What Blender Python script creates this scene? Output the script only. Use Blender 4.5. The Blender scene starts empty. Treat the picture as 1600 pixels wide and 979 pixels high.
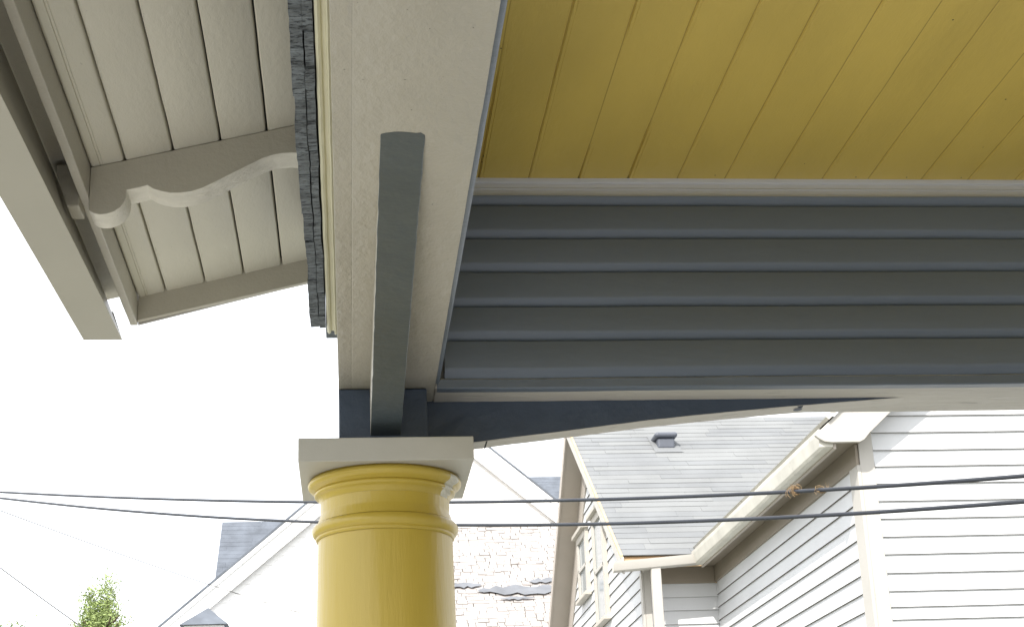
import bpy, bmesh, math, random
from mathutils import Vector, Matrix, noise
random.seed(11)
S = bpy.context.scene
COL = S.collection
rad = math.radians

# ------------------------------------------------------------------ camera
cam_d = bpy.data.cameras.new('camera'); cam = bpy.data.objects.new('camera', cam_d); COL.objects.link(cam)
cam_d.sensor_width = 36; cam_d.lens = 56.27; cam_d.clip_start = .05; cam_d.clip_end = 3000
Rm = Matrix(((.994754, .004726, -.102183), (-.094784, -.333053, -.938132), (-.038466, .942896, -.330858)))
cam.matrix_world = Matrix.Translation((0, 0, 1.6)) @ Rm.to_4x4()
S.camera = cam
# ------------------------------------------------------------------ light
SUN_EL, SUN_AZ = 42.1, -152.2
w = bpy.data.worlds.new('World'); S.world = w; w.use_nodes = True
wn = w.node_tree; wn.nodes.clear()
sky = wn.nodes.new('ShaderNodeTexSky'); sky.sky_type = 'NISHITA'; sky.sun_disc = False
sky.sun_elevation = rad(SUN_EL); sky.sun_rotation = rad(SUN_AZ); sky.dust_density = 2.5; sky.air_density = 1.0
bg = wn.nodes.new('ShaderNodeBackground'); bg.inputs[1].default_value = .15
wo = wn.nodes.new('ShaderNodeOutputWorld')
cloud = wn.nodes.new('ShaderNodeTexNoise'); cloud.inputs['Scale'].default_value = 2.2; cloud.inputs['Detail'].default_value = 5
tcw = wn.nodes.new('ShaderNodeTexCoord'); wn.links.new(tcw.outputs['Generated'], cloud.inputs['Vector'])
cm = wn.nodes.new('ShaderNodeMapRange'); cm.inputs[3].default_value = .72; cm.inputs[4].default_value = .98
wn.links.new(cloud.outputs[0], cm.inputs[0])
mixw = wn.nodes.new('ShaderNodeMixRGB'); mixw.inputs[2].default_value = (7.6, 7.7, 7.9, 1)     # thin bright overcast
wn.links.new(cm.outputs[0], mixw.inputs[0]); wn.links.new(sky.outputs[0], mixw.inputs[1])
wn.links.new(mixw.outputs[0], bg.inputs[0]); wn.links.new(bg.outputs[0], wo.inputs[0])
sd = bpy.data.lights.new('sun', 'SUN'); sd.energy = 2.9; sd.angle = rad(.5); sd.color = (1, .95, .87)
so = bpy.data.objects.new('sun', sd); COL.objects.link(so)
so.rotation_euler = Vector((.5, .95, -.97)).to_track_quat('-Z', 'Y').to_euler()
S.view_settings.view_transform = 'Standard'; S.view_settings.look = 'None'
S.view_settings.gamma = 1; S.view_settings.use_curve_mapping = False
S.view_settings.exposure = 1.0
S.render.engine = 'CYCLES'
S.cycles.max_bounces = 10; S.cycles.diffuse_bounces = 6

# ------------------------------------------------------------------ materials
def lin(c):
    return tuple((x/12.92 if x <= .04045 else ((x+.055)/1.055)**2.4) for x in c)
def mat(name, col, rough=.5, bump=.15, bscale=60, var=.06, vscale=3, stretch=(1, 1, 1), dark=None, dthr=.62,
        dscale=40, bump2=0, b2scale=8, coat=0, spec=.5, dirt=0):
    """painted / weathered surface: base colour with soft variation, bumps and optional worn patches"""
    m = bpy.data.materials.new(name); m.use_nodes = True
    nt = m.node_tree; N = nt.nodes; L = nt.links; b = N['Principled BSDF']
    tc = N.new('ShaderNodeTexCoord'); mp = N.new('ShaderNodeMapping'); mp.inputs['Scale'].default_value = stretch
    L.new(tc.outputs['Object'], mp.inputs['Vector'])
    def nz(sc, det=4, ro=.55, src=mp):
        n = N.new('ShaderNodeTexNoise'); n.inputs['Scale'].default_value = sc
        n.inputs['Detail'].default_value = det; n.inputs['Roughness'].default_value = ro
        L.new(src.outputs[0], n.inputs['Vector']); return n
    v = nz(vscale); r = N.new('ShaderNodeMapRange')
    r.inputs[1].default_value = .3; r.inputs[2].default_value = .7
    r.inputs[3].default_value = 1-var; r.inputs[4].default_value = 1+var
    L.new(v.outputs[0], r.inputs[0])
    mul = N.new('ShaderNodeVectorMath'); mul.operation = 'SCALE'; mul.inputs[0].default_value = col[:3]
    L.new(r.outputs[0], mul.inputs['Scale']); out = mul.outputs[0]
    if dark:
        d = nz(dscale, 6, .7); cr = N.new('ShaderNodeValToRGB')
        cr.color_ramp.elements[0].position = dthr; cr.color_ramp.elements[1].position = min(1, dthr+.06)
        L.new(d.outputs[0], cr.inputs[0]); mx = N.new('ShaderNodeMixRGB')
        mx.inputs[2].default_value = (*dark, 1); L.new(cr.outputs[0], mx.inputs[0]); L.new(out, mx.inputs[1]); out = mx.outputs[0]
    if dirt:
        d = nz(170, 2, .5); cr = N.new('ShaderNodeValToRGB')
        cr.color_ramp.elements[0].position = .74; cr.color_ramp.elements[1].position = .78
        L.new(d.outputs[0], cr.inputs[0]); mx = N.new('ShaderNodeMixRGB')
        mx.inputs[2].default_value = (.03, .03, .025, 1)
        mm = N.new('ShaderNodeMath'); mm.operation = 'MULTIPLY'; mm.inputs[1].default_value = dirt
        L.new(cr.outputs[0], mm.inputs[0]); L.new(mm.outputs[0], mx.inputs[0]); L.new(out, mx.inputs[1]); out = mx.outputs[0]
    L.new(out, b.inputs['Base Color'])
    b.inputs['Roughness'].default_value = rough
    b.inputs['Specular IOR Level'].default_value = spec
    if coat: b.inputs['Coat Weight'].default_value = coat; b.inputs['Coat Roughness'].default_value = .12
    h = nz(bscale, 5, .6)
    bp = N.new('ShaderNodeBump'); bp.inputs['Strength'].default_value = bump; bp.inputs['Distance'].default_value = .004
    L.new(h.outputs[0], bp.inputs['Height'])
    last = bp
    if bump2:
        h2 = nz(b2scale, 3, .5)
        b2 = N.new('ShaderNodeBump'); b2.inputs['Strength'].default_value = bump2; b2.inputs['Distance'].default_value = .01
        L.new(h2.outputs[0], b2.inputs['Height']); L.new(bp.outputs[0], b2.inputs['Normal']); last = b2
    L.new(last.outputs[0], b.inputs['Normal'])
    return m
M = {}
M['beige'] = mat('beige_gloss_paint', (.47, .44, .365), .42, .35, 110, .05, 5, dirt=.5, bump2=.2, b2scale=24)
M['beige_beam'] = mat('beige_beam_paint', (.395, .37, .305), .38, .6, 95, .07, 6, stretch=(1, .6, 1), dirt=.6, bump2=.35, b2scale=26)
M['beige_grain'] = mat('beige_paint_on_rough_wood', (.50, .475, .42), .5, .9, 60, .10, 8, stretch=(.12, 1, 1), dark=(.33, .31, .27), dthr=.60, dscale=70, bump2=.3)
M['beige_rough'] = mat('beige_paint_on_end_grain', (.66, .63, .54), .55, 1.0, 120, .10, 20, stretch=(.35, 1, 1), bump2=.5, b2scale=40)
M['soffit'] = mat('soffit_board_paint', (.62, .59, .49), .5, .35, 90, .06, 4, stretch=(1, .35, 1), dirt=.25, bump2=.2)
M['gap'] = mat('dark_board_gap', (.03, .03, .028), .9)
M['cream'] = mat('cream_trim_paint', (.66, .63, .46), .5, .7, 60, .12, 10, stretch=(1, .3, 1), dark=(.35, .34, .26), dthr=.66, dscale=30)
M['yellow'] = mat('ochre_ceiling_paint', (.615, .452, .095), .42, .3, 80, .08, 5, stretch=(1, .3, 1), bump2=.25, b2scale=6)
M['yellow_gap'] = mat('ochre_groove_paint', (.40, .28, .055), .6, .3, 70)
M['trim'] = mat('grey_white_trim_paint', (.55, .555, .57), .42, .4, 60, .05, 3, stretch=(.08, 1, 1), bump2=.2)
M['slate'] = mat('slate_blue_paint', (.122, .148, .182), .38, .25, 60, .10, 2, stretch=(.3, 1, 1), bump2=.3, b2scale=9)
M['slate2'] = mat('slate_bracket_paint', (.058, .076, .084), .40, .3, 60, .10, 6, bump2=.35, b2scale=16)
M['slate_worn'] = mat('slate_paint_brushed_over', (.045, .064, .098), .45, .3, 50, .12, 10, bump2=.3, b2scale=20)
M['column'] = mat('ochre_gloss_column_paint', (.50, .37, .055), .36, .36, 70, .07, 5, stretch=(1, 1, .12), coat=.12, bump2=.15, b2scale=10)
M['shingle'] = mat('dark_grey_stained_shingle', (.15, .17, .185), .8, 1.0, 150, .45, 60, stretch=(.45, 1.3, 1), dark=(.02, .024, .03), dthr=.53, dscale=110, bump2=.9, b2scale=50)
M['floor'] = mat('porch_floor_paint', (.34, .35, .38), .5)
M['concrete'] = mat('concrete', (.36, .36, .36), .85, .3, 30, .1, 1)
M['gutter_m'] = mat('gutter_metal_paint', (.375, .352, .285), .38, .06, 50, .03, 3)
M['white'] = mat('white_siding_paint', (.60, .61, .625), .55, .12, 40, .04, 2)
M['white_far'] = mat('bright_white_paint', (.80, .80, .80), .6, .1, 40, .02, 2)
M['white_trim'] = mat('white_trim_paint', (.45, .432, .40), .55, .15, 40, .05, 2)
M['tan'] = mat('tan_soffit_paint', (.25, .215, .17), .6, .2, 30, .06, 2)
M['tan_light'] = mat('tan_board_paint', (.40, .36, .32), .6, .2, 30, .06, 2)
M['gutter_w'] = mat('weathered_gutter_paint', (.58, .56, .50), .5, .3, 20, .12, 4, dark=(.38, .36, .31), dthr=.62, dscale=6)
M['casing'] = mat('cream_casing_paint', (.46, .43, .38), .55, .15, 40)
M['chip'] = mat('bare_primer_chip', (.62, .60, .50), .6, 1.0, 120, .2, 30)
M['beige_smooth'] = mat('beige_smooth_paint', (.455, .44, .385), .42, .12, 60, .05, 5, bump2=.12, b2scale=9)
M['butt'] = mat('grime_and_shadow_board_edge', (.13, .115, .10), .8)  # grime tone kept dark to paint in the shadow line under each lap
M['raw_wood'] = mat('raw_wood', (.60, .42, .24), .7, .3, 30, .15, 5)
M['roof_lt'] = mat('light_asphalt_shingle', (.185, .193, .20), .9, .8, 60, .12, 1.6)
M['roof_lt2'] = mat('light_asphalt_shingle_bleached', (.205, .212, .215), .9, .8, 60, .10, 1.6)
M['roof_dk'] = mat('blue_grey_asphalt_shingle', (.115, .13, .155), .9, .6, 12, .25, 3)
M['roof_worn'] = mat('worn_pinkish_shingle', (.36, .34, .33), .9, .8, 14, .2, 5, dark=(.15, .11, .10), dthr=.66, dscale=9)
M['tar'] = mat('dark_patch', (.16, .17, .19), .8, .6, 14, .2, 3)
M['glass'] = mat('window_glass', (.35, .38, .40), .08, 0, 10, .02)
M['cable'] = mat('black_cable_sheath', (.022, .026, .035), .45, .2, 200, .2, 9)
M['cable_lt'] = mat('weathered_wire', (.10, .10, .10), .6, .2, 200)
M['twine'] = mat('tan_twine', (.32, .22, .12), .8, .3, 200)
M['vent'] = mat('galvanised_vent', (.10, .11, .135), .45, .1, 20)
M['bark'] = mat('bark', (.10, .075, .05), .9, .8, 20)
M['leaf'] = mat('conifer_leaf', (.27, .34, .12), .6, 0, 10, .4, 3)
M['leaf2'] = mat('broad_leaf', (.22, .27, .12), .6, 0, 10, .4, 3)
M['soil'] = mat('dry_lawn_and_drive', (.17, .175, .14), .95, .4, 4, .2, .15)

# ------------------------------------------------------------------ builders
def tag(o, label=None, cat=None, group=None, kind=None):
    for k, v in (('label', label), ('category', cat), ('group', group), ('kind', kind)):
        if v: o[k] = v
    return o
def empty(name, loc, label, cat, group=None):
    o = bpy.data.objects.new(name, None); COL.objects.link(o); o.location = loc
    o.empty_display_size = .2
    return tag(o, label, cat, group)
def wloc(o):
    v = Vector((0, 0, 0))
    while o: v = v + o.location; o = o.parent
    return v
class MB:
    def __init__(s): s.v = []; s.f = []; s.m = []
    def add(s, vs, fs, mi=0):
        n = len(s.v); s.v += [tuple(p) for p in vs]; s.f += [tuple(n+i for i in f) for f in fs]
        s.m += [mi]*len(fs) if isinstance(mi, int) else list(mi); return s
    def box(s, x0, x1, y0, y1, z0, z1, mi=0):
        return s.add([(x, y, z) for x in (x0, x1) for y in (y0, y1) for z in (z0, z1)],
                     [(0, 1, 3, 2), (4, 6, 7, 5), (0, 4, 5, 1), (2, 3, 7, 6), (0, 2, 6, 4), (1, 5, 7, 3)], mi)
    def sweep(s, prof, ax, a, b, n=1, mi=0, off=None, seg_mi=None, caps=True, wob=0):
        """closed profile [(p, z)] swept along x (p = y) or y (p = x); off(t, p, z) moves points"""
        k = len(prof); vs = []; fs = []; ms = []
        for j in range(n+1):
            t = a+(b-a)*j/n
            for (p, z) in prof:
                P = (t, p, z) if ax == 'x' else (p, t, z)
                if off: P = off(t, *P)
                if wob:
                    q = Vector(P); P = q + noise.noise_vector(q*9)*wob + noise.noise_vector(q*40)*wob*.5
                vs.append(P)
        for j in range(n):
            for i in range(k):
                i2 = (i+1) % k; fs.append((j*k+i, j*k+i2, (j+1)*k+i2, (j+1)*k+i)); ms.append(seg_mi[i] if seg_mi else mi)
        if caps:
            fs += [tuple(range(k)), tuple(n*k+i for i in range(k))]; ms += [mi, mi]
        return s.add(vs, fs, ms)
    def prism(s, poly, ax, a, b, mi=0):
        return s.sweep(poly, ax, a, b, 1, mi)
    def tube(s, pts, r, k=8, mi=0):
        pts = [Vector(p) for p in pts]; vs = []; n = len(pts)
        for i, p in enumerate(pts):
            d = (pts[min(i+1, n-1)]-pts[max(i-1, 0)]).normalized()
            u = d.cross(Vector((0, 0, 1))); u = u.normalized() if u.length > .01 else Vector((1, 0, 0)); v = d.cross(u)
            rr = r(i) if callable(r) else r
            vs += [p+(u*math.cos(2*math.pi*j/k)+v*math.sin(2*math.pi*j/k))*rr for j in range(k)]
        fs = [(i*k+j, i*k+(j+1) % k, (i+1)*k+(j+1) % k, (i+1)*k+j) for i in range(n-1) for j in range(k)]
        fs += [tuple(range(k)), tuple((n-1)*k+j for j in range(k))]
        return s.add(vs, fs, mi)
    def lathe(s, prof, cx, cy, k=96, mi=0):
        vs = [(cx+r*math.cos(2*math.pi*j/k), cy+r*math.sin(2*math.pi*j/k), z) for r, z in prof for j in range(k)]
        n = len(prof)
        fs = [(i*k+j, i*k+(j+1) % k, (i+1)*k+(j+1) % k, (i+1)*k+j) for i in range(n-1) for j in range(k)]
        return s.add(vs, fs, mi)
    def build(s, name, mats, parent=None, bevel=0, smooth=False, wob=0, segs=2):
        if not isinstance(mats, (list, tuple)): mats = [mats]
        L = wloc(parent) if parent else Vector((0, 0, 0))
        me = bpy.data.meshes.new(name); me.from_pydata([Vector(p)-L for p in s.v], [], s.f)
        for m in mats: me.materials.append(m)
        me.polygons.foreach_set('material_index', s.m)
        bm = bmesh.new(); bm.from_mesh(me); bmesh.ops.recalc_face_normals(bm, faces=bm.faces)
        bm.to_mesh(me); bm.free()
        o = bpy.data.objects.new(name, me); COL.objects.link(o); o.parent = parent
        if smooth:
            me.polygons.foreach_set('use_smooth', [True]*len(me.polygons))
            if smooth != 'all':
                me.set_sharp_from_angle(angle=rad(smooth if isinstance(smooth, (int, float)) and smooth > 1 else 35))
        if bevel:
            b = o.modifiers.new('bevel', 'BEVEL'); b.width = bevel; b.segments = segs; b.limit_method = 'ANGLE'; b.angle_limit = rad(35)
        return o
def nz1(x, y=0, z=0): return noise.noise(Vector((x, y, z)))

# ------------------------------------------------------------------ ground
g = MB(); g.add([(-900, -900, -.75), (900, -900, -.75), (900, 1500, -.75), (-900, 1500, -.75)], [(0, 1, 2, 3)])
tag(g.build('ground', M['soil']), kind='structure')
g = MB(); g.box(-3.6, -.5, -8, 9, -.80, -.70)
tag(g.build('driveway', M['concrete'], bevel=.01), kind='structure')

# ------------------------------------------------------------------ the porch
porch = empty('porch', (1.6, .3, -.7), 'grey, slate blue and ochre painted wooden porch seen from underneath with its eave and ceiling', 'porch')
YN = -3.0                                   # near end of the porch behind the camera
# floor
f = MB(); f.box(-.25, 3.4, YN, 3.62, -.05, 0)
f.build('floor', M['floor'], porch, .004)
f = MB(); f.box(-.18, 3.4, YN+.05, 3.55, -.75, -.052)
f.build('foundation_skirt', M['white_trim'], porch)
# house wall beside the porch (right of the frame)
f = MB(); f.box(3.4, 3.6, YN, 3.62, -.75, 3.9); f.build('house_wall', M['trim'], porch)

# side beam, running away from the camera, hollow built-up box with a board joint underneath
SL = lambda x: 2.966+.24*(x+.525)           # underside of the sloping eave boards
b = MB()
prof = [(-.02, 2.59), (.0065, 2.59), (.0075, 2.5908), (.0085, 2.59), (.185, 2.59), (.185, 3.078), (-.02, 3.078)]
b.sweep(prof, 'y', YN, 3.508, 160, wob=.0007)
side = b.build('side_beam', M['beige_beam'], porch, .0022, smooth=40)
# end beam, crossing ahead
b = MB()
prof = [(3.2845, 2.588), (3.505, 2.588), (3.505, 3.078), (3.312, 3.078), (3.312, 2.612), (3.2845, 2.612)]
b.sweep(prof, 'x', .186, 3.398, 90, wob=.0008)
b.build('end_beam', M['beige_grain'], porch, .003, smooth=40)
# lap siding facing the porch on the end beam
zs = [3.011, 2.931, 2.852, 2.771, 2.693, 2.610]
def lap_profile(tops, bots, yf):
    """profile of stacked clapboards with soft rounded butts, front at yf, looking along +y"""
    p = [(yf+.04, tops), (yf+.006, tops)]
    for i, zb in enumerate(bots):
        p += [(yf, zb+.0215), (yf+.0007, zb+.0180), (yf+.0028, zb+.0140), (yf+.0125, zb+.0018), (yf+.0140, zb+.0002)]
        if i < len(bots)-1: p += [(yf+.0125, zb-.0006), (yf+.0055, zb-.0018), (yf+.0040, zb-.006)]
    p += [(yf+.04, bots[-1])]
    return p
def wave(t, x, y, z):
    return (x, y+.0012*nz1(x*2.1, z*13), z+.0011*nz1(x*3.3, z*9, 4)+.0006*nz1(x*14, z*7, 1))
b = MB(); b.sweep(lap_profile(3.03, zs, 3.2695), 'x', .2065, 3.39, 110, off=wave)
b.build('clapboard_siding', M['slate'], porch, smooth=30)
b = MB(); b.sweep([(3.281, 2.589), (3.283, 2.587), (3.31, 2.587), (3.31, 2.608), (3.281, 2.608)], 'x', .19, 3.39, 90, off=wave)
b.build('base_strip', M['slate'], porch, .001)
# crown trim under the ceiling
b = MB(); b.sweep([(3.276, 3.0785), (3.277, 3.070), (3.279, 3.0675), (3.2815, 3.067), (3.2825, 3.058), (3.281, 3.055), (3.2835, 3.052), (3.2845, 3.041), (3.284, 3.037), (3.2865, 3.034), (3.2875, 3.0285), (3.30, 3.0275), (3.30, 3.0785)], 'x', .2065, 3.39, 90, off=lambda t, x, y, z: (x, y+.0006*nz1(x*4, 0, z*5), z+.0007*nz1(x*3)))
b.build('crown_trim', M['trim'], porch, smooth=30)
# siding lining the inner side of the side beam, only its lower edge shows
b = MB()
b.sweep([(.1855, 2.600), (.1925, 2.600), (.1955, 2.6025), (.1965, 2.610), (.1965, 3.078), (.1855, 3.078)], 'y', YN, 3.30, 120, wob=.0004)
b.build('beam_lining', M['slate'], porch, smooth=40)

# tongue and groove ceiling
gx = [.294, .407, .521, .634, .747, .857, .974, 1.085, 1.193, 1.32]
while gx[-1] < 3.2: gx.append(gx[-1]+.1125)
edges = [.2]+gx+[3.39]
b = MB(); ny = 200
prof = [(.1970, 0, 0)]
for g_ in gx:
    prof += [(g_-.0030, 0, 0), (g_-.0012, 1, 1), (g_+.0012, 1, 1), (g_+.0030, 0, 0), (g_+.0075, 0, 0), (g_+.0085, .28, 0), (g_+.0095, 0, 0)]
prof += [(3.39, 0, 0)]
k = len(prof); vs = []; fs = []; ms = []
for j in range(ny+1):
    y = YN+(3.31-YN)*j/ny
    for (x, d, g_) in prof:
        fill = 1
        if d:
            i = round(x*9)
            fill = max(.03, min(1, .62+1.3*nz1(y*1.7, i*3.1)+.8*nz1(y*9, i*1.3)))*(1 if x < .7 else .5)
        vs.append((x+.0006*nz1(y*6, x*30), y, 3.0782+.0042*d*fill+.0005*nz1(x*9, y*2)))
for j in range(ny):
    for i in range(k-1):
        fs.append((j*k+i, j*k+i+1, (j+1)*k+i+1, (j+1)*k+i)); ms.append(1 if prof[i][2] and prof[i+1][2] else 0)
n0 = len(vs)
vs += [(.197, YN, 3.11), (3.39, YN, 3.11), (.197, 3.31, 3.11), (3.39, 3.31, 3.11)]; fs.append((n0, n0+1, n0+3, n0+2)); ms.append(0)
b.add(vs, fs, ms)
ceil = b.build('ceiling', [M['yellow'], M['yellow_gap']], porch)
# small nail holes left in the ceiling boards and the beam
for (x, y, r) in ((.2915, 2.68, .0016), (1.36, 2.87, .0018), (1.13, 2.55, .0018), (1.40, 3.1, .0012), (1.02, 3.19, .0013), (.83, 3.255, .0016), (1.16, 3.262, .0018), (1.28, 3.262, .0018), (1.41, 3.262, .0016), (.296, 3.16, .0016), (.295, 3.19, .0016)):
    b = MB(); b.add([(x+r*math.cos(a*.7854)*(1+.3*nz1(a, x*9)), y+r*1.2*math.sin(a*.7854), 3.0772) for a in range(8)], [tuple(range(8))])
    b.build('nail_hole', M['gap'], porch)

# arched braces : thin curved brackets under both beams, feathered into them
b = MB(); n = 40; P = []
for j in range(n+1):
    t = j/n; y = 2.04+(3.283-2.04)*t
    z = 2.5895-.104*t**1.08 + .0007*nz1(y*12)
    P.append((y, z))
vs = []; fs = []; ms = []; K = 11
rg = [.0035, .001, .0, -.0012, -.0016, -.0014, -.0008, .0, .0008, -.0006, .005]
for r_, (y, z) in enumerate(P):
    wv = .0013*nz1(y*22)+.0009*nz1(y*75); wv2 = .0015*nz1(y*22, 5)+.0012*nz1(y*70, 3)
    xa = .0468+wv; xb = .1105+wv2
    vs += [(xa+(xb-xa)*i/(K-1), y+(rg[i]*1.6 if r_ == 0 else 0), z) for i in range(K)]
    vs += [(xb, y+(.016 if r_ == 0 else 0), 2.592), (xa, y+(.016 if r_ == 0 else 0), 2.592)]
W_ = K+2
for j in range(n):
    for i in range(W_):
        fs.append((j*W_+i, j*W_+(i+1) % W_, (j+1)*W_+(i+1) % W_, (j+1)*W_+i)); ms.append(1 if i == W_-1 else 0)
fs += [tuple(range(W_)), tuple(n*W_+i for i in range(W_))]; ms += [0, 0]
b.add(vs, fs, ms)
tag(b.build('arched_brace', [M['slate2'], M['beige']], porch, .0012, smooth=40), 'slate blue brace tapering along the underside of the side beam')
cv = [(.168, 2.484), (.28, 2.4955), (.31, 2.4995), (.486, 2.519), (.666, 2.5405), (.849, 2.5575), (1.007, 2.570), (1.13, 2.5785), (1.21, 2.5842), (1.262, 2.5882)]
def cvz(x):
    for (x0, z0), (x1, z1) in zip(cv, cv[1:]):
        if x <= x1: return z0+(z1-z0)*(x-x0)/(x1-x0)
    return cv[-1][1]
b = MB(); n = 90; vs = []; fs = []; ms = []
for j in range(n+1):
    x = .168+(1.262-.168)*j/n; z = cvz(x)+.0006*nz1(x*15)+.0004*nz1(x*60)
    w1 = .0008*nz1(x*10, 7)
    vs += [(x, 3.385+w1, 2.592), (x, 3.385+w1, z+.0014), (x, 3.3862+w1, z), (x, 3.4435, z), (x, 3.4465, z+.003), (x, 3.4465, 2.592)]
for j in range(n):
    for i in range(6): fs.append((j*6+i, j*6+(i+1) % 6, (j+1)*6+(i+1) % 6, (j+1)*6+i)); ms.append((0, 1, 1, 1, 1, 1)[i])
fs += [tuple(range(6)), tuple(n*6+i for i in range(6))]; ms += [0, 0]
b.add(vs, fs, ms)
br = b.build('arched_brace', [M['slate_worn'], M['beige_grain']], porch, smooth=40)
tag(br, 'dark blue brace with pale lower edge tapering under the end beam')
b = MB(); b.box(.300, .3035, 3.3858, 3.447, cvz(.302)-.0006, cvz(.302)+.006); b.build('crack', M['gap'], br)
b = MB()
b.add([(1.012+.010*math.cos(a*.628)*(1+.25*nz1(a)), 3.409+.014*math.sin(a*.628), cvz(1.012)-.0016) for a in range(10)], [tuple(range(10))])
b.add([(1.012+.007*math.cos(a*.628), 3.386+.0, cvz(1.012)+.001+.005*math.sin(a*.628)) for a in range(10)], [tuple(range(10))])
b.build('knot', M['slate_worn'], br)
# post block on the capital
b = MB()
b.sweep([(3.281, 2.4615), (3.281, 2.5885), (3.47, 2.5885), (3.47, 2.4615)], 'x', -.0195, .1675, 30, wob=.0012)
b.build('corner_post', M['slate_worn'], porch, .003, smooth=40)

# eave : mouldings and stained shingles outside the side beam
b = MB()
b.sweep([(-.0215, 3.0), (-.0215, 2.801), (-.0225, 2.790), (-.0275, 2.7865), (-.0295, 2.7885), (-.0305, 2.796), (-.0365, 2.797), (-.0385, 2.791), (-.0425, 2.789), (-.0465, 2.793), (-.0475, 2.80), (-.0475, 3.0)], 'y', YN, 3.505, 160, wob=.0009)
b.build('bed_moulding', M['cream'], porch, smooth=35)
sh = MB(); random.seed(5)
def shing_row(x0, x1, z0, z1, yoff, yend=3.472, gmax=.0045):
    y = YN+yoff
    while y < yend:
        wd = random.uniform(.07, .19); y2 = min(y+wd, yend)
        j = random.uniform(-.0022, .0022); jz = random.uniform(-.003, .003)
        n = max(2, int((y2-y)/.012)); gap = random.uniform(.0008, gmax)
        pr = [(x0+j, z0+jz), (x1, z0+jz+.001), (x1, z1), (x0+j+.006, z1)]
        sh.sweep(pr, 'y', y, y2-gap, n, wob=.0024)
        y = y2
shing_row(-.0650, -.0500, 2.790, 2.95, 0, gmax=.007)
shing_row(-.0835, -.0655, 2.7905, 2.95, .05, 3.469, gmax=.002)
shing_row(-.0900, -.0800, 2.93, 3.058, .02)
sh.build('shingle_wall', M['shingle'], porch)
b = MB(); b.box(-.0488, -.022, YN, 3.47, 3.001, 3.055); b.build('wall_backing', M['gap'], porch)
# end wall beyond the end beam
b = MB(); b.prism([(-.05, 2.80), (3.4, 2.80), (3.4, SL(3.4)-.003), (-.05, SL(-.05)-.003)], 'x', 0, 1)
b2 = MB(); b2.v = [(p[1], 3.51+.06*p[0], p[2]) for p in b.v]; b2.f = b.f; b2.m = b.m
b2.build('gable_end_wall', M['shingle'], porch)

# sloping eave boards with open joints
jx = [-.5055, -.4445, -.350, -.256, -.163, -.05]
for a, c in zip(jx, jx[1:]):
    b = MB(); ya = YN
    g1 = .0024; h = .003
    def pr(x): return SL(x)
    xs = [a+g1, a+g1+.003, c-g1-.003, c-g1]
    if abs(a+.5055) < .001: xs = [a-.004, a, -.4925, -.4915, -.4905, -.4870, -.4860, -.4850, c-g1-.003, c-g1]
    lift = [.003]+[0]*(len(xs)-2)+[.003]
    if len(xs) > 4: lift[3] = .0022; lift[6] = .0012
    prof = [(x, SL(x)+l) for x, l in zip(xs, lift)]+[(xs[-1], SL(xs[-1])+.02), (xs[0], SL(xs[0])+.02)]
    b.sweep(prof, 'y', ya, 3.752, 140, wob=.0006)
    b.build('soffit_board', M['soffit'], porch, smooth=40)
b = MB(); b.prism([(-.53, SL(-.53)+.0205), (-.05, SL(-.05)+.0205), (-.05, SL(-.05)+.03), (-.53, SL(-.53)+.03)], 'y', YN, 3.752)
b.build('roof_sheathing', M['gap'], porch)
# fascia, verge board
b = MB(); b.sweep([(-.529, 2.9035), (-.511, 2.9035), (-.511, 2.957), (-.513, 2.99), (-.529, 2.99)], 'y', YN, 3.7705, 140, wob=.0006)
b.build('fascia_board', M['beige'], porch, .0015, smooth=40)
b = MB(); vs = []
x0, x1 = -.5105, 3.5
prof = [(x0, SL(x0)-.060), (x1, SL(x1)-.050), (x1, SL(x1)+.05), (x0, SL(x0)+.03)]
b.v = [(x, y, z) for y in (3.7525, 3.7705) for x, z in prof]
b.f = [(0, 1, 2, 3), (4, 5, 6, 7), (0, 1, 5, 4), (1, 2, 6, 5), (2, 3, 7, 6), (3, 0, 4, 7)]; b.m = [0]*6
b.build('verge_board', M['beige'], porch, .0015)
b = MB()
prof = [(x0, SL(x0)-.0635), (-.085, SL(-.085)-.0535), (-.085, SL(-.085)-.046), (x0, SL(x0)-.056)]
b.v = [(x, y, z) for y in (3.7710, 3.7790) for x, z in prof]
b.f = [(0, 1, 2, 3), (4, 5, 6, 7), (0, 1, 5, 4), (1, 2, 6, 5), (2, 3, 7, 6), (3, 0, 4, 7)]; b.m = [0]*6
b.build('verge_trim', M['white_trim'], porch)
# roof above
b = MB(); b.prism([(-.605, SL(-.605)+.031), (3.6, SL(3.6)+.031), (3.6, SL(3.6)+.06), (-.605, SL(-.605)+.045)], 'y', YN-.2, 3.80)
b.m = [1, 0, 0, 1, 0, 0]
b.build('roof', [M['roof_dk'], M['beige']], porch)
# scroll bracket
pf = [(-.05, 3.001), (-.092, 3.002), (-.112, 3.0035), (-.132, 3.002), (-.150, 2.9985), (-.170, 2.991), (-.198, 2.975), (-.241, 2.951), (-.265, 2.937), (-.290, 2.924), (-.310, 2.917), (-.332, 2.9135), (-.352, 2.9135), (-.371, 2.9175), (-.386, 2.923), (-.398, 2.9305),
      (-.412, 2.926), (-.438, 2.920), (-.4385, 2.905), (-.442, 2.893), (-.449, 2.882), (-.460, 2.8735), (-.474, 2.868), (-.488, 2.8665), (-.500, 2.869), (-.510, 2.876), (-.5105, 2.90)]
top = [(-.5105, SL(-.5105)-.001), (-.05, SL(-.05)-.001)]
fine = []
for (a, c) in zip(pf, pf[1:]):
    for q in range(2): fine.append((a[0]+(c[0]-a[0])*q/2, a[1]+(c[1]-a[1])*q/2))
fine.append(pf[-1])
pr = fine+top
b = MB(); b.sweep(pr, 'y', 2.990, 3.064, 6, seg_mi=[1]*(len(fine)-1)+[0]*3, wob=.0007)
b.build('scroll_bracket', [M['beige'], M['beige_rough']], porch, .0015, smooth=40)
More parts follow.
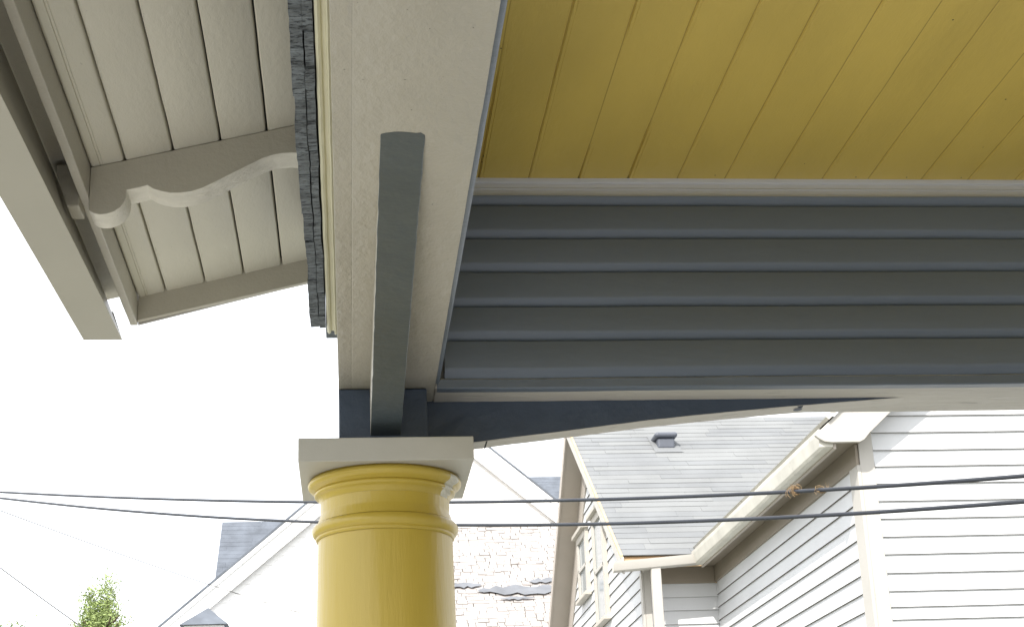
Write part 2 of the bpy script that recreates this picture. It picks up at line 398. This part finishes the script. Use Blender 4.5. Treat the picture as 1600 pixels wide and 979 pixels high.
b = MB(); b.prism([(-.5295, 2.886), (-.5535, 2.886), (-.5775, 2.955), (-.5775, 2.975), (-.5295, 2.975)], 'y', 2.992, 3.062)
b.build('rafter_tail', M['beige'], porch, .002)
# box gutter hung off the fascia
def gz(t, x, y, z): return (x, y, 2.9795 if z > 3.1 else z-.0475*(3.75-y)+.0009*nz1(y*3, x*5))
b = MB()
outer = [(-.636, 2.861), (-.544, 2.861), (-.590, 3.2), (-.5915, 3.2), (-.5455, 2.8625), (-.6345, 2.8625), (-.640, 2.90), (-.648, 2.932), (-.6505, 2.932), (-.642, 2.899)]
b.sweep(outer, 'y', YN, 3.752, 80, off=gz)
gut = b.build('gutter', M['gutter_m'], porch, smooth=30)
b = MB(); b.add([(-.636, 3.7525, 2.8612), (-.544, 3.7525, 2.8612), (-.5685, 3.7525, 2.933), (-.650, 3.7525, 2.932), (-.640, 3.7525, 2.90),
                 (-.636, 3.7545, 2.8612), (-.544, 3.7545, 2.8612), (-.5685, 3.7545, 2.933), (-.650, 3.7545, 2.932), (-.640, 3.7545, 2.90)],
                [(0, 1, 2, 3, 4), (5, 6, 7, 8, 9), (0, 1, 6, 5), (1, 2, 7, 6), (2, 3, 8, 7), (3, 4, 9, 8), (4, 0, 5, 9)])
b.build('end_cap', M['gutter_m'], gut)

# ------------------------------------------------------------------ the column
CX, CY = .078, 3.38
colm = empty('porch_column', (CX, CY, 0), 'round ochre yellow column with square grey capital block in the middle', 'column')
b = MB(); b.box(CX-.180, CX+.180, CY-.180, CY+.180, 2.411, 2.4605)
b.build('abacus', M['beige_smooth'], colm, .002, segs=3)
def arc(cx, cz, rx, rz, a0, a1, n=10):
    return [(cx+rx*math.cos(rad(a0+(a1-a0)*i/n)), cz+rz*math.sin(rad(a0+(a1-a0)*i/n))) for i in range(n+1)]
b = MB()
pr = [(.10, 2.4108), (.158, 2.4108)]+arc(.146, 2.3995, .0185, .0125, 60, -70, 10)+[(.1500, 2.385)]+arc(.143, 2.379, .0075, .006, 60, -80, 6)+[(.1395, 2.368), (.1375, 2.360)]
b.lathe(pr, CX, CY)
for q, f_ in enumerate(b.f):
    cx_ = sum(b.v[i][0] for i in f_)/4-CX; cy_ = sum(b.v[i][1] for i in f_)/4-CY; cz_ = sum(b.v[i][2] for i in f_)/4
    a_ = math.degrees(math.atan2(cy_, cx_)); wn_ = 5*nz1(cz_*220, 3)
    if -34+wn_ < a_ < -18+wn_*1.5 and cz_ < 2.404: b.m[q] = 1
b.build('echinus', [M['column'], M['chip']], colm, smooth=60)
b = MB(); b.lathe([(.1374, 2.3598), (.1372, 2.337), (.1378, 2.334), (.1402, 2.327), (.1432, 2.3185), (.1445, 2.3145)], CX, CY)
b.build('necking', M['column'], colm, smooth=60)
b = MB(); b.lathe([(.12, 2.3140), (.1450, 2.3140)]+arc(.1445, 2.3000, .0108, .0132, 78, -78, 12)+[(.1468, 2.2865), (.1474, 2.2840), (.1466, 2.2805), (.1432, 2.279), (.12, 2.2788)], CX, CY)
b.build('astragal', M['column'], colm, smooth=60)
b = MB(); pr = [(.1425, 2.2786), (.1428, 2.262)]
for i in range(1, 31):
    z = 2.262*(1-i/30)+.12*(i/30); t = 1-(z-.12)/2.15
    pr.append((.1428+.030*(t**1.4)*1.0+.004*min(1, t*6)*(1-t), z))
b.lathe(pr, CX, CY); b.build('shaft', M['column'], colm, smooth=60)
b = MB(); b.box(CX-.23, CX+.23, CY-.23, CY+.23, 0.001, .06); b.lathe([(.17, .0605), (.205, .0605)]+arc(.195, .09, .022, .028, -80, 80, 10)+[(.175, .1195), (.17, .1195)], CX, CY)
b.build('base', M['column'], colm, .003, smooth=40)
# ------------------------------------------------------------------ neighbouring houses
def siding(mb, O, U, Nn, zlist, rng, butt=.020):
    """lapped boards: O point on the wall plane, U horizontal dir, Nn outward normal; rng(z) gives (u0, u1)"""
    O = Vector(O); U = Vector(U); Nn = Vector(Nn)
    for zb, zt in zip(zlist, zlist[1:]):
        a = rng(zb); c = rng(zt)
        if not a: continue
        if not c or c[1]-c[0] < .02: c = (a[0]+(a[1]-a[0])*.49, a[0]+(a[1]-a[0])*.51)
        j = random.uniform(-.002, .002)
        def P(u, n, z): q = O+U*u+Nn*n; return (q.x, q.y, z)
        vs = [P(a[0], 0, zb+j), P(a[1], 0, zb+j), P(a[1], butt, zb+j), P(a[0], butt, zb+j), P(c[0], 0, zt), P(c[1], 0, zt), P(c[1], .003, zt+.002), P(c[0], .003, zt+.002)]
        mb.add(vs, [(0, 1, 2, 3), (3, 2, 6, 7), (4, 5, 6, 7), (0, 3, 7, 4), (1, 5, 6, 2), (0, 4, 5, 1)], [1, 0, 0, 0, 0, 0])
def courses(mb, O, U, V, rng, expo, vmax, tab, thick=.006, jit=.002, mis=0, mats=1, seed=1, gap=.002):
    """shingle courses: O eave corner, U along eave, V unit vector up the slope; each tab a thin wedge"""
    rnd = random.Random(seed); O = Vector(O); U = Vector(U).normalized(); V = Vector(V).normalized(); Nn = U.cross(V)
    if Nn.z < 0: Nn = -Nn
    r = 0; v = 0
    while v < vmax:
        u0, u1 = rng(v); u = u0-rnd.random()*tab
        v2 = v+expo
        while u < u1:
            ue = u+tab*rnd.uniform(.7, 1.3) if jit > .004 else u+tab
            a, c = max(u, u0), min(ue-gap*rnd.random() if gap > .005 else ue-gap, u1)
            if c-a > .01:
                dv = rnd.uniform(-jit, jit); t = thick*rnd.uniform(.7, 1.5)
                if rnd.random() < mis: t *= 2.2; dv -= expo*.25*rnd.random()
                tl = rnd.uniform(-jit, jit)*.6
                vs = [O+U*a+V*(v+dv+tl)+Nn*t, O+U*c+V*(v+dv-tl)+Nn*t, O+U*c+V*(v2+.02)+Nn*.002, O+U*a+V*(v2+.02)+Nn*.002,
                      O+U*a+V*(v+dv+tl)-Nn*.003, O+U*c+V*(v+dv-tl)-Nn*.003]
                mb.add(vs, [(0, 1, 2, 3), (4, 5, 1, 0), (4, 0, 3), (5, 2, 1)], rnd.randrange(mats) if mats > 1 else 0)
            u = ue
        v = v2; r += 1
nh = empty('neighbour_house', (5.5, 15, -.75), 'white clapboard house with pale shingled roof and tan eaves at the right', 'house')
FZ = [-.7+.1277*i for i in range(0, 31)]
z0 = 3.188
fz = sorted([3.188, 3.277, 3.389, 3.514, 3.649, 3.777, 3.907, 4.035, 4.160, 4.287, 4.410, 4.539, 4.668]+[3.188-.1277*i for i in range(1, 30)]+[4.668+.1277*i for i in range(1, 22)])
WP = .88
def frng(z):
    lim = 0 if z < 4.86 else (z-4.86)/WP
    a, c = max(0.0, lim), min(4.84, 5.05-lim)
    return (a, c) if c-a > .02 else None
b = MB(); siding(b, (3.79, 11, 0), (1, 0, 0), (0, -1, 0), fz, frng)
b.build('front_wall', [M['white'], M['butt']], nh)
b = MB(); b.box(3.682, 3.788, 10.979, 11.02, -.75, 4.62); b.box(3.655, 3.681, 10.975, 11.17, -.75, 4.30)
b.build('corner_board', M['white_trim'], nh, .003)
b = MB(); zl = [4.30-.1277*i for i in range(0, 39)][::-1]
siding(b, (3.68, 11.172, 0), (0, 1, 0), (-1, 0, 0), zl, lambda z: (0, 4.60))
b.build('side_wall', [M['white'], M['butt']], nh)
b = MB(); b.box(3.655, 3.679, 10.99, 15.778, 4.300, 4.459)
b.box(2.99, 3.652, 15.755, 15.779, 4.290, 4.459); b.build('frieze_board', M['tan'], nh, .002)
b = MB(); siding(b, (2.93, 15.785, 0), (1, 0, 0), (0, -1, 0), [4.29-.1345*i for i in range(0, 37)][::-1], lambda z: (0, .745))
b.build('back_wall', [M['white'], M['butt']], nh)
b = MB(); b.box(3.475, 3.69, 10.835, 15.79, 4.460, 4.475); b.box(2.67, 3.474, 15.44, 15.79, 4.460, 4.475)
b.build('soffit', M['tan'], nh)
b = MB(); b.box(3.452, 3.474, 10.84, 15.42, 4.385, 4.60); b.build('eave_fascia', M['tan_light'], nh, .003)
b = MB(); b.box(2.66, 3.45, 15.415, 15.438, 4.40, 4.50); b.build('eave_fascia', M['raw_wood'], nh, .002)
# barge boards of the facade gable
for sgn in (1, -1):
    b = MB(); A = [(3.335, 4.440), (3.38, 4.412), (3.435, 4.405), (3.640, 4.407), (3.675, 4.425), (3.72, 4.475), (6.24, 4.475+2.52*WP), (6.24, 4.458+(6.24-3.314)*WP), (3.314, 4.458)]
    A = [(x*1.0, z+.02) for x, z in A]
    if sgn < 0: A = [(12.48-x, z) for x, z in A]
    bb = MB(); n = len(A)
    bb.v = [(x, y, z) for y in (10.80, 10.832) for x, z in A]
    bb.f = [tuple(range(n)), tuple(range(n, 2*n))]+[(i, (i+1) % n, n+(i+1) % n, n+i) for i in range(n)]; bb.m = [0]*len(bb.f)
    bb.build('barge_board', M['white_trim'], nh, .003)
for sgn in (1, -1):
    b = MB(); A = [(3.69, 4.50), (6.24, 4.50+2.55*WP), (6.24, 4.52+2.55*WP), (3.69, 4.52)]
    if sgn < 0: A = [(12.48-x, z) for x, z in A]
    b.prism(A, 'y', 10.833, 10.978); b.build('rake_soffit', M['tan_light'], nh)
# wing roof
b = MB()
for sgn in (1, -1):
    pts = [(3.42, 4.585), (6.24, 4.585+2.82*WP), (6.24, 4.625+2.82*WP), (3.40, 4.605)]
    if sgn < 0: pts = [(12.48-x, z) for x, z in pts]
    n = 4; vs = [(x, y, z) for y in (10.77, 19) for x, z in pts]
    b.add(vs, [(0, 1, 2, 3), (4, 5, 6, 7)]+[(i, (i+1) % 4, 4+(i+1) % 4, 4+i) for i in range(4)], [1, 1, 1, 0, 0, 1])
b.build('wing_roof', [M['roof_lt'], M['gutter_w']], nh)
b = MB(); b.box(3.34, 9.3, 19.0, 19.05, -.75, 4.4); b.box(3.70, 8.7, 11.04, 19, -.75, 4.3); b.build('inner_wall', M['white'], nh)
# main roof: near slope in real courses, far slope plain
MS = .668; nv = Vector((0, 1, MS)).normalized(); L1 = (18.85-15.39)*math.sqrt(1+MS*MS)
b = MB(); courses(b, (2.66, 15.385, 4.510), (1, 0, 0), nv, lambda v: (0, 4.6), .142, L1, .92, .006, .0035, .02, 2, 3)
rf = b.build('main_roof', [M['roof_lt'], M['roof_lt2']], nh)
b = MB(); b.add([(2.66, 15.40, 4.498), (7.5, 15.40, 4.498), (7.5, 18.85, 6.80), (2.66, 18.85, 6.80), (7.5, 22.6, 3.80), (2.66, 22.6, 3.80)], [(0, 1, 2, 3), (3, 2, 4, 5)])
b.build('roof_deck', M['raw_wood'], nh)
b = MB()
FS = .80
# rake trim boards at the left gable: near one with copper coloured edge, far one wide
def rake(mb, x0, x1, y0, z0, y1, z1, h, mi=0):
    vs = [(x, y, z) for x in (x0, x1) for y, z in ((y0, z0), (y1, z1), (y1, z1-h), (y0, z0-h))]
    mb.add(vs, [(0, 1, 2, 3), (4, 5, 6, 7), (0, 1, 5, 4), (1, 2, 6, 5), (2, 3, 7, 6), (3, 0, 4, 7)], mi)
rake(b, 2.652, 2.675, 15.36, 4.485, 18.85, 6.815, .16); b.build('rake_board', M['white_trim'], nh, .002)
b = MB(); rake(b, 2.640, 2.665, 15.37, 4.512, 18.85, 6.842, .020); b.build('rake_edge', M['raw_wood'], nh)
b = MB(); rake(b, 2.652, 2.675, 18.851, 6.815, 22.5, 6.815-3.649*FS, .17); b.build('rake_board', M['tan_light'], nh, .002)
b = MB(); rake(b, 2.676, 2.92, 15.45, 4.41, 18.85, 6.68, .02); rake(b, 2.676, 2.92, 18.851, 6.68, 22.4, 6.68-3.549*FS, .02)
b.build('rake_soffit', M['tan_light'], nh)
b = MB()
def grng(z):
    y0 = 15.79 if z < 4.5 else 15.79+max(0, (z-4.62)/MS)
    y1 = 22.0 if z < 4.2 else min(22.0, 18.85+(6.66-z)/FS)
    return (y0-15.79, y1-15.79) if y1-y0 > .05 else None
siding(b, (2.92, 15.79, 0), (0, 1, 0), (-1, 0, 0), [-.7+.1277*i-.018 for i in range(0, 58)], grng, .018)
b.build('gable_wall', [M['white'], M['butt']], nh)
b = MB(); b.box(2.896, 2.918, 15.70, 15.80, -.75, 4.40); b.box(2.92, 2.985, 15.70, 15.754, -.75, 4.455); b.build('corner_board', M['white_trim'], nh, .002)
b = MB(); rake(b, 2.895, 2.917, 18.9, 6.62, 22.4, 6.62-3.5*FS, .42); b.build('rake_frieze', M['tan_light'], nh)
def window(y0, y1, z0, z1, mid):
    X = 2.900; t = .085
    f = MB(); f.box(X-.035, X+.01, y0, y0+t, z0, z1); f.box(X-.035, X+.01, y1-t, y1, z0, z1)
    f.box(X-.038, X+.01, y0+t+.001, y1-t-.001, z1-t, z1-.001)
    fr = f.build('window', M['casing'], nh, .003)
    f = MB(); f.box(X-.085, X+.005, y0-.04, y1+.04, z1+.001, z1+.05); f.build('head_cap', M['casing'], fr, .004)
    f = MB(); f.box(X-.075, X+.005, y0-.04, y1+.04, z0-.045, z0-.001); f.build('sill', M['casing'], fr, .004)
    f = MB(); f.box(X-.012, X+.006, y0+t+.002, y1-t-.002, z0+.001, z1-t-.002); f.build('pane', M['glass'], fr)
    f = MB(); f.box(X-.034, X-.013, y0+t+.002, y1-t-.002, mid-.02, mid+.02); f.box(X-.034, X-.013, y0+t+.002, y0+t+.04, z0, z1-t-.003); f.box(X-.034, X-.013, y1-t-.04, y1-t-.002, z0, z1-t-.003)
    f.build('sash', M['white_trim'], fr, .002)
window(17.78, 18.62, 4.30, 5.55, 4.90)
window(19.12, 19.92, 4.80, 5.57, 5.15)
# gutters
b = MB()
pg = [(3.352, 4.532), (3.356, 4.532), (3.360, 4.50), (3.378, 4.42), (3.392, 4.404), (3.448, 4.404), (3.448, 4.50), (3.451, 4.50), (3.451, 4.400), (3.388, 4.400), (3.372, 4.418), (3.354, 4.50)]
b.sweep(pg, 'y', 10.84, 15.38, 30, off=lambda t, x, y, z: (x+.003*nz1(y*1.5), y, z+.004*nz1(y*1.1, 3)))
b.box(3.35, 3.45, 10.836, 10.8395, 4.401, 4.53)
b.build('gutter', M['gutter_w'], nh)
b = MB()
pg = [(15.305, 4.498), (15.309, 4.498), (15.313, 4.47), (15.33, 4.415), (15.345, 4.407), (15.41, 4.407), (15.41, 4.49), (15.413, 4.49), (15.413, 4.403), (15.342, 4.403), (15.326, 4.413), (15.307, 4.47)]
b.sweep(pg, 'x', 2.56, 3.40, 6, off=lambda t, x, y, z: (x, y, z-.075*(3.36-x)))
b.build('gutter', M['white_trim'], nh, smooth=30)
b = MB(); b.sweep([(15.34, 4.40), (15.42, 4.40), (15.42, -.7), (15.34, -.7)], 'x', 2.935, 3.03, 1)
b.build('downspout', M['white_trim'], nh, .008)
# roof vent hood
b = MB(); base = Vector((3.70, 17.72, 6.07))
b.box(3.62, 3.82, 17.98, 18.22, 6.26, 6.385)
v_ = MB(); v_.add([(3.56, 17.86, 6.180), (3.88, 17.86, 6.180), (3.88, 18.34, 6.500), (3.56, 18.34, 6.500)], [(0, 1, 2, 3)])
vn = b.build('roof_vent', M['vent'], nh, .02, segs=3); v_.build('flashing', M['roof_lt'], vn)
b = MB(); b.box(3.585, 3.855, 17.94, 18.28, 6.387, 6.45); b.build('hood', M['vent'], vn, .035, segs=4)

# gable-fronted house behind
gh = empty('gable_house', (1.37, 30, -.75), 'tall white gable-fronted house directly behind the yellow column', 'house')
GS = .845; AX, AZ, GY = 1.366, 9.19, 26
b = MB(); zz = [-.7+.15*i for i in range(0, 66)]
def hrng(z):
    h = (AZ-.15-z)/GS; h = min(h, 4.9)
    return (5-h, 5+h) if h > .03 else None
siding(b, (AX-5, GY+.09, 0), (1, 0, 0), (0, -1, 0), zz, hrng, .012); b.build('gable_wall', [M['white_far'], M['white_far']], gh)
for sg in (-1, 1):
    X = lambda d: AX+sg*d
    def slab(name, m, y0, y1, up, h, far=5.5, start=0):
        q = MB(); pts = [(start, AZ+up-start*GS), (far, AZ+up-far*GS), (far, AZ+up-h-far*GS), (start, AZ+up-h-start*GS)]
        q.v = [(X(d), y, z) for y in (y0, y1) for d, z in pts]
        q.f = [(0, 1, 2, 3), (4, 5, 6, 7), (0, 1, 5, 4), (1, 2, 6, 5), (2, 3, 7, 6), (3, 0, 4, 7)]; q.m = [0]*6
        return q.build(name, m, gh)
    slab('roof', M['roof_dk'], GY-.06, 36, .045, .04, start=.001)
    slab('barge_board', M['white_far'], GY-.02, GY+.03, .0, .36, start=.001)
    slab('barge_trim', M['white_far'], GY-.05, GY-.021, .002, .09, start=.001)
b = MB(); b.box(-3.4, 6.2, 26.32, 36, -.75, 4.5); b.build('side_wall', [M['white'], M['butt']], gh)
# worn lean-to roof in front of it
PSL = (7.06-5.0)/3.0; pv = Vector((0, 1, PSL)).normalized()
b = MB(); courses(b, (.1, 21.6, 5.0-1.4*PSL), (1, 0, 0), pv, lambda v: (0, 3.9), .125, 4.4*math.sqrt(1+PSL**2), .13, .007, .018, .16, 1, 9, gap=.016)
b.build('lean_to_roof', M['roof_worn'], gh)
b = MB(); b.add([(.1, 21.65, 4.995-1.35*PSL), (4.0, 21.65, 4.995-1.35*PSL), (4.0, 26.0, 4.985+3.0*PSL), (.1, 26.0, 4.985+3.0*PSL)], [(0, 1, 2, 3)])
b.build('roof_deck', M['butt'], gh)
b = MB(); random.seed(8)
for (xa, xb, yy, wd) in ((1.2, 2.0, 24.03, .12), (1.9, 3.3, 23.85, .17), (2.2, 2.75, 23.62, .06), (2.7, 3.3, 24.1, .10), (1.25, 1.6, 24.25, .05)):
    n = 14; A = []; Bp = []
    for i in range(n+1):
        x = xa+(xb-xa)*i/n; e = wd*math.sin(math.pi*min(1, max(0, i/n)))**.5
        y1 = yy+e*random.uniform(.4, 1.1); y2 = yy-e*random.uniform(.2, .9)
        A.append((x, y1, 5.0+(y1-23)*PSL+.045)); Bp.append((x, y2, 5.0+(y2-23)*PSL+.045))
    m_ = len(A); b.add(A+Bp, [(i, i+1, m_+i+1, m_+i) for i in range(n)])
b.build('roof_patch', M['tar'], gh)
b = MB(); b.box(.3, 3.8, 21.9, 26.2, -.75, 4.0); b.build('lean_to_wall', M['white'], gh)
# small hipped bay roof under the left barge board
b = MB(); a = (-2.18, 25.35, 5.715); h = .30
b.add([a, (a[0]-.41, a[1]-h, a[2]-h), (a[0]+.33, a[1]-h, a[2]-h), (a[0]+.33, a[1]+h, a[2]-h), (a[0]-.41, a[1]+h, a[2]-h)],
      [(0, 1, 2), (0, 2, 3), (0, 3, 4), (0, 4, 1), (1, 2, 3, 4)])
b.build('bay_roof', M['roof_dk'], gh)
b = MB(); b.box(-2.52, -1.92, 25.12, 26.2, -.75, 5.41); b.build('bay_wall', M['white_far'], gh)

# two more houses whose roofs show past the gable
def far_house(name, x0, x1, yr, zr, sl, depth, label, g):
    o = empty(name, ((x0+x1)/2, yr, -.75), label, 'house', g)
    q = MB(); ze = zr-depth*sl
    pts = [(yr, zr), (yr-depth, ze), (yr-depth, ze-.08), (yr, zr-.10), (yr+depth, ze-.08), (yr+depth, ze)]
    courses(q, (x0, yr-depth, ze+.002), (1, 0, 0), Vector((0, 1, sl)).normalized(), lambda v: (0, x1-x0), .14, depth*math.sqrt(1+sl*sl)-.03, .9, .004, .003, .0, 1, 4)
    q.build('roof', M['roof_dk'], o)
    q = MB(); q.sweep([(y, z-.006) for y, z in pts], 'x', x0+.01, x1-.01); q.build('roof_deck', M['roof_dk'], o)
    q = MB(); q.box(x0+.35, x1-.35, yr-depth+.4, yr+depth-.4, -.75, ze-.1)
    q.add([(x0+.35, yr-depth+.4, ze-.1), (x0+.35, yr+depth-.4, ze-.1), (x0+.35, yr, zr-.45)], [(0, 1, 2)])
    q.build('wall', M['white'], o)
far_house('rear_house', -2.43, 1.2, 30.9, 8.23, .97, 3.0, 'house with blue-grey roof rising left of the yellow column', 'houses behind the gable')
far_house('rear_house', 2.9, 8.0, 41.5, 11.56, .9, 4.0, 'house with blue-grey roof just right of the column, beyond the gable', 'houses behind the gable')

# ------------------------------------------------------------------ cables
up = [(-5.497, 16.598, 5.699), (-3.578, 14.076, 4.976), (-2.151, 12.196, 4.455), (-1.049, 10.738, 4.068), (-0.171, 9.573, 3.773), (0.543, 8.619, 3.544), (1.137, 7.824, 3.365), (1.638, 7.15, 3.223), (2.066, 6.57, 3.11), (2.436, 6.066, 3.02), (2.76, 5.623, 2.949), (3.045, 5.231, 2.893)]
lo = [(-5.496, 16.567, 5.787), (-3.578, 14.081, 4.963), (-2.151, 12.22, 4.385), (-1.049, 10.773, 3.967), (-0.172, 9.613, 3.659), (0.543, 8.661, 3.427), (1.136, 7.864, 3.25), (1.637, 7.188, 3.114), (2.066, 6.606, 3.007), (2.436, 6.1, 2.924), (2.76, 5.656, 2.857), (3.045, 5.263, 2.803)]
def smooth_pts(P, n=6):
    P = [Vector(p) for p in P]; out = []
    for i in range(len(P)-1):
        p0 = P[max(i-1, 0)]; p1 = P[i]; p2 = P[i+1]; p3 = P[min(i+2, len(P)-1)]
        for q in range(n):
            t = q/n
            out.append(.5*((2*p1)+(p2-p0)*t+(2*p0-5*p1+4*p2-p3)*t*t+(3*p1-p0-3*p2+p3)*t**3))
    out.append(P[-1]); return out
cg = 'overhead lines crossing the picture'
b = MB(); P = smooth_pts(up); b.tube(P, .0088); o = b.build('overhead_cable', M['cable'], smooth='all')
tag(o, 'black overhead cable, upper of the thick pair, with dry twine caught on it', 'cable', cg)
b = MB(); n = 19; b.tube([P[18]+(P[30]-P[18])*i/n+Vector((0, 0, .003)) for i in range(n+1)], .0035); 
b = MB(); P2 = smooth_pts(lo); b.tube(P2, .0088); o = b.build('overhead_cable', M['cable'], smooth='all')
tag(o, 'black overhead cable, lower of the thick pair, clean and without twine', 'cable', cg)
b = MB(); b.tube(smooth_pts([(-2.812, 11.794, 4.369), (-2.599, 12.113, 4.327), (-1.975, 13.046, 4.218), (-1.249, 14.125, 4.107), (-0.453, 15.301, 4.012), (0.353, 16.472, 3.963)]), .0032, 6)
o = b.build('thin_wire', M['cable_lt'], smooth='all'); tag(o, 'very thin faint wire sagging across the white gable house', 'wire', cg)
b = MB(); b.tube(smooth_pts([(-2.165, 9.157, 3.507), (-1.951, 9.191, 3.343), (-1.723, 9.226, 3.175), (-1.494, 9.259, 3.01), (-1.238, 9.296, 2.827)]), .0035, 6)
o = b.build('thin_wire', M['cable_lt'], smooth='all'); tag(o, 'thin dark wire sloping steeply down at the lower left corner', 'wire', cg)
def twine(c, R, n, seed, label):
    rnd = random.Random(seed); q = MB(); c = Vector(c)
    for i in range(n):
        ph = rnd.random()*6.28; rr = R*rnd.uniform(.35, .8); ln = rnd.uniform(.6, 2.2); pts = []
        tail = rnd.random() < .45
        for k_ in range(14):
            t = k_/13; a = ph+t*ln*3; r2 = rr*(1+(1.6*t*t if tail else .2*math.sin(t*9)))
            pts.append(c+Vector((math.cos(a)*r2+rnd.uniform(-.0015, .0015)+(i/n-.5)*R*.5, rnd.uniform(-.01, .01), math.sin(a)*r2*.9)))
        q.tube(pts, .0008, 4)
    tag(q.build('twine_tangle', M['twine']), label, 'twine', 'twine caught on the upper cable')
twine((1.950, 6.728, 3.143), .027, 26, 3, 'larger knot of dry twine caught on the upper cable')
twine((2.030, 6.619, 3.124), .022, 7, 5, 'smaller loose loops of twine right of the knot on the cable')

# ------------------------------------------------------------------ trees
def tree(name, tops, zbase, rmax, leaf, m, label, n, seed, spread=.55):
    x, y = tops[0][0], tops[0][1]
    o = empty(name, (x, y, -.75), label, 'tree'); rnd = random.Random(seed)
    t = MB(); t.tube([(x, y, -.75), (x+.1, y, 2), (x, y, tops[0][2]-.6)], lambda i: (.28, .2, .04)[i], 10)
    for i in range(30):
        z = zbase+rnd.random()*(tops[0][2]-zbase-1); a = rnd.random()*6.28; L = rmax*.8*(1-(z-zbase)/(tops[0][2]-zbase))+.2
        t.tube([(x, y, z), (x+L*.6*math.cos(a), y+L*.6*math.sin(a), z+.15*L), (x+L*math.cos(a), y+L*math.sin(a), z+.4*L)], lambda i: (.05, .03, .01)[i], 5)
    t.build('trunk', M['bark'], o)
    c = MB()
    cl = []
    for (tx, ty, tz) in tops:
        for i in range(n//len(tops)):
            u = rnd.random()**.5; z = tz-u*(tz-zbase); r = rmax*(u**.95)*rnd.uniform(.1, 1)*(.72+.28*math.sin(z*9+tx))+.02
            a = rnd.random()*6.283; cl.append((tx+(x-tx)*u*.6+r*math.cos(a), ty+r*math.sin(a), z))
    for (cx_, cy_, cz) in cl:
        R0 = leaf*rnd.uniform(1.2, 2.6)
        for k_ in range(16):
            p = Vector((cx_, cy_, cz))+Vector((rnd.gauss(0, R0), rnd.gauss(0, R0), rnd.gauss(0, R0*.8)))
            d = Vector((rnd.gauss(0, 1), rnd.gauss(0, 1), rnd.gauss(.4, 1))).normalized(); e = d.orthogonal().normalized()
            s_ = leaf*rnd.uniform(.5, 1.1)
            c.add([p-d*s_, p+e*s_*.35, p+d*s_, p-e*s_*.35], [(0, 1, 2, 3)])
    c.build('crown', m, o)
tree('conifer_tree', [(-5.88, 40, 8.98), (-6.33, 40.1, 8.78)], 3.5, 1.9, .06, M['leaf'], 'pale green conifer with pointed tops at the lower left', 4200, 4)
tree('broadleaf_tree', [(-9.1, 45, 8.72), (-9.5, 45, 8.62)], 4, 3, .09, M['leaf2'], 'faint rounded tree top in the bottom left corner', 900, 6)
